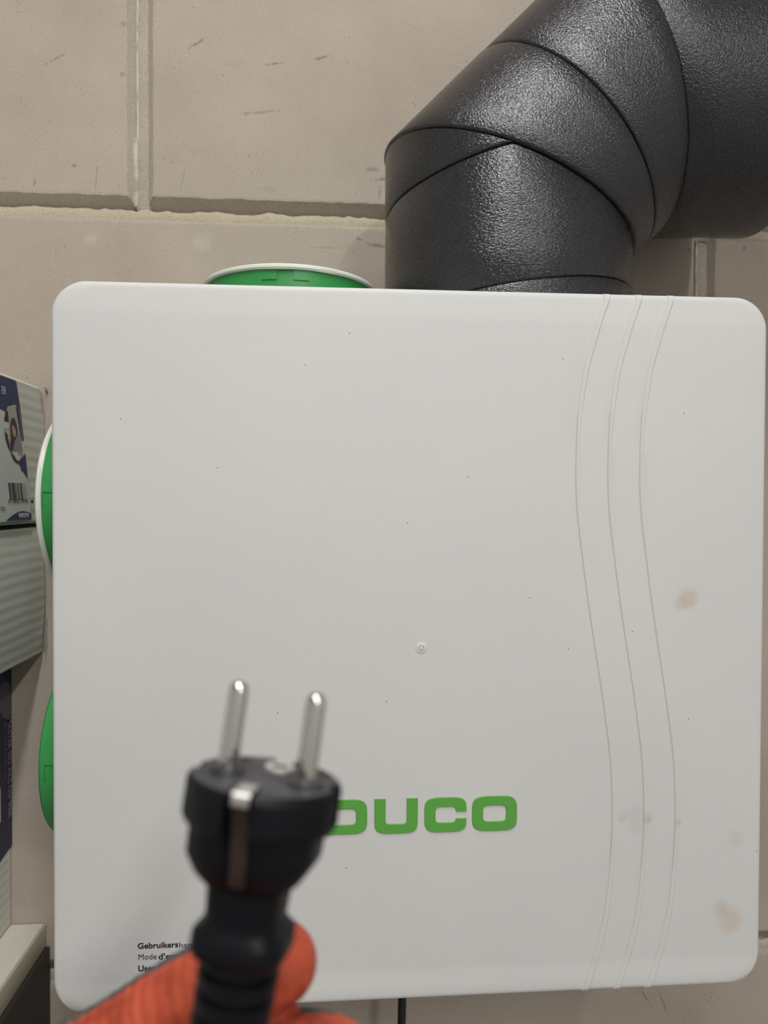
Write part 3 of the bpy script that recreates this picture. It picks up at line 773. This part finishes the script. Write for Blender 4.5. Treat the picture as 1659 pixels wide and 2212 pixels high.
loft(bm, [[pp(u, v, 0) for u, v in R], [pp(u*.93, v*.93, -.00005) for u, v in R], [pp(u*.90, v*.90, .0005) for u, v in R]], False, True)
finish(bm, 'plug_face', M['face'], plug)
for sgn in (-1, 1):
    bm = bmesh.new(); c = 24
    pr = [(.0024, .001), (.0024, -.0175), (.00232, -.0185), (.0020, -.0195), (.0013, -.0201), (.0005, -.0203)]
    loft(bm, [[pp(sgn*.0095+r*math.cos(2*math.pi*k/c), r*math.sin(2*math.pi*k/c), s) for k in range(c)] for r, s in pr], False, True)
    finish(bm, 'pin', M['nickel'], plug)
    bm = bmesh.new()
    loft(bm, [[pp(sgn*.0095+r*math.cos(2*math.pi*k/c), r*math.sin(2*math.pi*k/c), s) for k in range(c)] for r, s in ((.0042, .0006), (.0040, -.0004), (.0030, -.0007), (.0024, -.0007))], False, False)
    finish(bm, 'pin_collar', M['face'], plug)
def strip(name, sgn, mat, tipmat):
    bm = bmesh.new(); path = [(.0105, -.0006), (.0150, -.0004), (.0164, .0000), (.0168, .0010), (.0165, .0026), (.0152, .0045), (.0134, .009), (.0121, .015), (.0114, .0208)]
    rg = []
    for (v, s) in path:
        rg.append([pp(-.0019, sgn*(v+.0001), s), pp(.0019, sgn*(v+.0001), s), pp(.0019, sgn*(v-.0005), s+.0004), pp(-.0019, sgn*(v-.0005), s+.0004)])
    loft(bm, rg); o = finish(bm, name, [mat, tipmat], plug, angle=60)
    for p in o.data.polygons:
        if (FC-p.center).dot(AX) < .0030: p.material_index = 1
    return o
o = strip('earth_contact', 1, M['brass'], M['tip']); o['label'] = 'springy metal side contact'
# earth socket hole behind the pins
bm = bmesh.new(); pr = [(.0021, .001), (.0021, -.0002), (.0024, -.0004), (.0033, -.0004), (.0036, -.0002), (.0036, .001)]
loft(bm, [[pp(.0006+r*math.cos(2*math.pi*k/24), -.0088+r*math.sin(2*math.pi*k/24), s) for k in range(24)] for r, s in pr], False, False)
finish(bm, 'earth_socket', M['zinc'], plug)
bm = bmesh.new(); bm.faces.new([bm.verts.new(pp(.0006+.0022*math.cos(2*math.pi*k/24), -.0088+.0022*math.sin(2*math.pi*k/24), -.0001)) for k in range(24)])
finish(bm, 'socket_hole', M['hole'], plug)
# flexible strain relief with ribs, then the cord
cl = [pp(0, 0, .041)]
path = [(.0384, 0, 0), (.048, -.0002, 0), (.060, -.0008, .0), (.070, -.0018, -.0002), (.080, -.003, -.0005)]
P = [pp(u, v, s) for s, u, v in path]; SP = [Vector(p) for p in spline(P, 24)]
rad = []
for i in range(len(SP)):
    f = i/(len(SP)-1); s = f*.039
    ph = (s % .0046)/.0046
    rad.append((.0094 if ph < .62 else .0080)*(1-.16*f))
bm = bmesh.new(); tube(bm, SP, rad, 40); finish(bm, 'strain_relief', M['rubber'], plug, angle=40)
e = SP[-1]; dn = (SP[-1]-SP[-4]).normalized()
cord = [e-dn*.006, e+dn*.03, e+Vector((-.006, -.004, -.10)), e+Vector((.01, .01, -.22)), e+Vector((.06, .06, -.42)), e+Vector((.09, .16, -.72)), e+Vector((.05, .24, -1.05)), Vector((e.x+.02, e.y+.33, .0045)), Vector((e.x-.10, e.y+.36, .0045))]
bm = bmesh.new(); tube(bm, [Vector(p) for p in spline(cord, 10)], .0037, 14); finish(bm, 'cord', M['cable'], plug)

# ------------------------------------------------------------------ gloved hand (one continuous skin)
px = lambda r, d: r*d/F
person = empty('person', atD(330, 2500, .19), 'hand in a dirty orange work glove gripping the plug from below', 'person')
def limb(bm, nodes, n=28, per=10, rib=None):
    """nodes: (x, y, depth, radius in metres)"""
    W = [(*atD(x, y, d), r) for x, y, d, r in nodes]; sp = spline(W, per)
    pts = [Vector(q[:3]) for q in sp]; rad = [q[3] for q in sp]
    if rib:
        acc = 0; lo_, hi_, wl, amp = rib
        for i in range(1, len(pts)):
            acc += (pts[i]-pts[i-1]).length
            if lo_ < acc < hi_: rad[i] *= 1+amp*(.55+.9*noise.noise(Vector((acc*130, 2.2, 0))))*math.sin(2*math.pi*acc/wl)
    def endcap(p, q, r):                      # round the tip
        d = (p-q).normalized(); return [(p+d*r*math.sin(a), r*math.cos(a)) for a in (math.radians(t) for t in (25, 45, 62, 76, 86))]
    tail = endcap(pts[-1], pts[-2], rad[-1]); head = endcap(pts[0], pts[1], rad[0])
    pts = [p for p, _ in reversed(head)]+pts+[p for p, _ in tail]; rad = [r for _, r in reversed(head)]+rad+[r for _, r in tail]
    tube(bm, pts, rad, n)
bm = bmesh.new()
# index finger: knuckle at lower left, runs up behind the plug, tip shows at its right
limb(bm, [(-70, 2470, .190, .0135), (60, 2372, .193, .0128), (190, 2297, .197, .0124), (300, 2232, .199, .0128), (400, 2175, .199, .0136), (490, 2132, .199, .0137), (560, 2094, .199, .0122), (598, 2080, .199, .0113)], per=14, rib=(.012, .078, .0038, .058))
# middle finger just under the frame, its tip dips to the right
limb(bm, [(-60, 2640, .186, .0138), (120, 2545, .190, .0130), (300, 2450, .193, .0128), (460, 2350, .194, .0126), (600, 2297, .193, .0124), (700, 2300, .192, .0120), (780, 2345, .191, .0112)], per=12, rib=(.012, .06, .0048, .04))
# ring and little finger curl back towards the palm
limb(bm, [(-60, 2800, .184, .0132), (140, 2720, .190, .0126), (320, 2630, .193, .0122), (480, 2560, .190, .0118), (600, 2570, .180, .0114), (640, 2640, .170, .0108)], per=12, rib=(.012, .06, .0048, .04))
limb(bm, [(-40, 2950, .182, .0120), (150, 2880, .187, .0114), (300, 2810, .188, .0110), (430, 2770, .182, .0106), (500, 2800, .172, .0100)], per=12, rib=(.012, .05, .0048, .04))
# thumb presses from the front, below the picture
limb(bm, [(-180, 2900, .170, .0165), (20, 2760, .155, .0150), (200, 2620, .147, .0135), (350, 2500, .144, .0130), (470, 2440, .146, .0118), (530, 2420, .148, .0105)], per=12, rib=(.03, .085, .0050, .04))
# palm, heel, wrist
limb(bm, [(-70, 2480, .192, .0155), (-200, 2760, .188, .0190), (-320, 3010, .184, .0215)])
limb(bm, [(-60, 2645, .190, .0155), (-200, 2830, .186, .0190), (-330, 3040, .184, .0215)])
limb(bm, [(-60, 2805, .188, .0155), (-200, 2920, .184, .0185), (-330, 3080, .182, .0215)])
limb(bm, [(-40, 2950, .186, .0145), (-180, 3010, .182, .0180), (-330, 3120, .180, .0210)])
limb(bm, [(-180, 2890, .176, .0190), (-330, 3080, .182, .0250), (-520, 3300, .178, .0270)])
limb(bm, [(-330, 3070, .182, .0260), (-500, 3330, .176, .0290), (-640, 3560, .168, .0300)])
raw = bpy.data.meshes.new('raw'); bm.to_mesh(raw); bm.free()
ro = bpy.data.objects.new('raw', raw); C.objects.link(ro)
md = ro.modifiers.new('r', 'REMESH'); md.mode = 'VOXEL'; md.voxel_size = .0010
sm = ro.modifiers.new('s', 'SMOOTH'); sm.factor = .5; sm.iterations = 4
dg = bpy.context.evaluated_depsgraph_get()
gm = bpy.data.meshes.new_from_object(ro.evaluated_get(dg), depsgraph=dg); gm.name = 'glove'
bpy.data.objects.remove(ro)
gm.materials.clear()
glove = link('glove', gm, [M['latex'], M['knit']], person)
back = (fwd*.55+UP*.75-RT*.35).normalized()
for p in gm.polygons:
    p.use_smooth = True
    if p.normal.dot(back) > .79: p.material_index = 1
wr = atD(-640, 3560, .168); wd = (wr-atD(-330, 3070, .182)).normalized()
bm = bmesh.new(); tube(bm, [wr-wd*.012+wd*(.004*i) for i in range(16)], [.0315+(.0008 if i % 2 else 0) for i in range(16)], 32); finish(bm, 'glove_cuff', M['knit'], person)
bm = bmesh.new(); tube(bm, [wr+wd*.03, wr+wd*.034, wr+wd*.12+Vector((0, -.03, 0)), wr+wd*.24+Vector((0, -.09, 0))], [.033, .037, .043, .050], 32); finish(bm, 'sleeve', M['sleeve'], person)
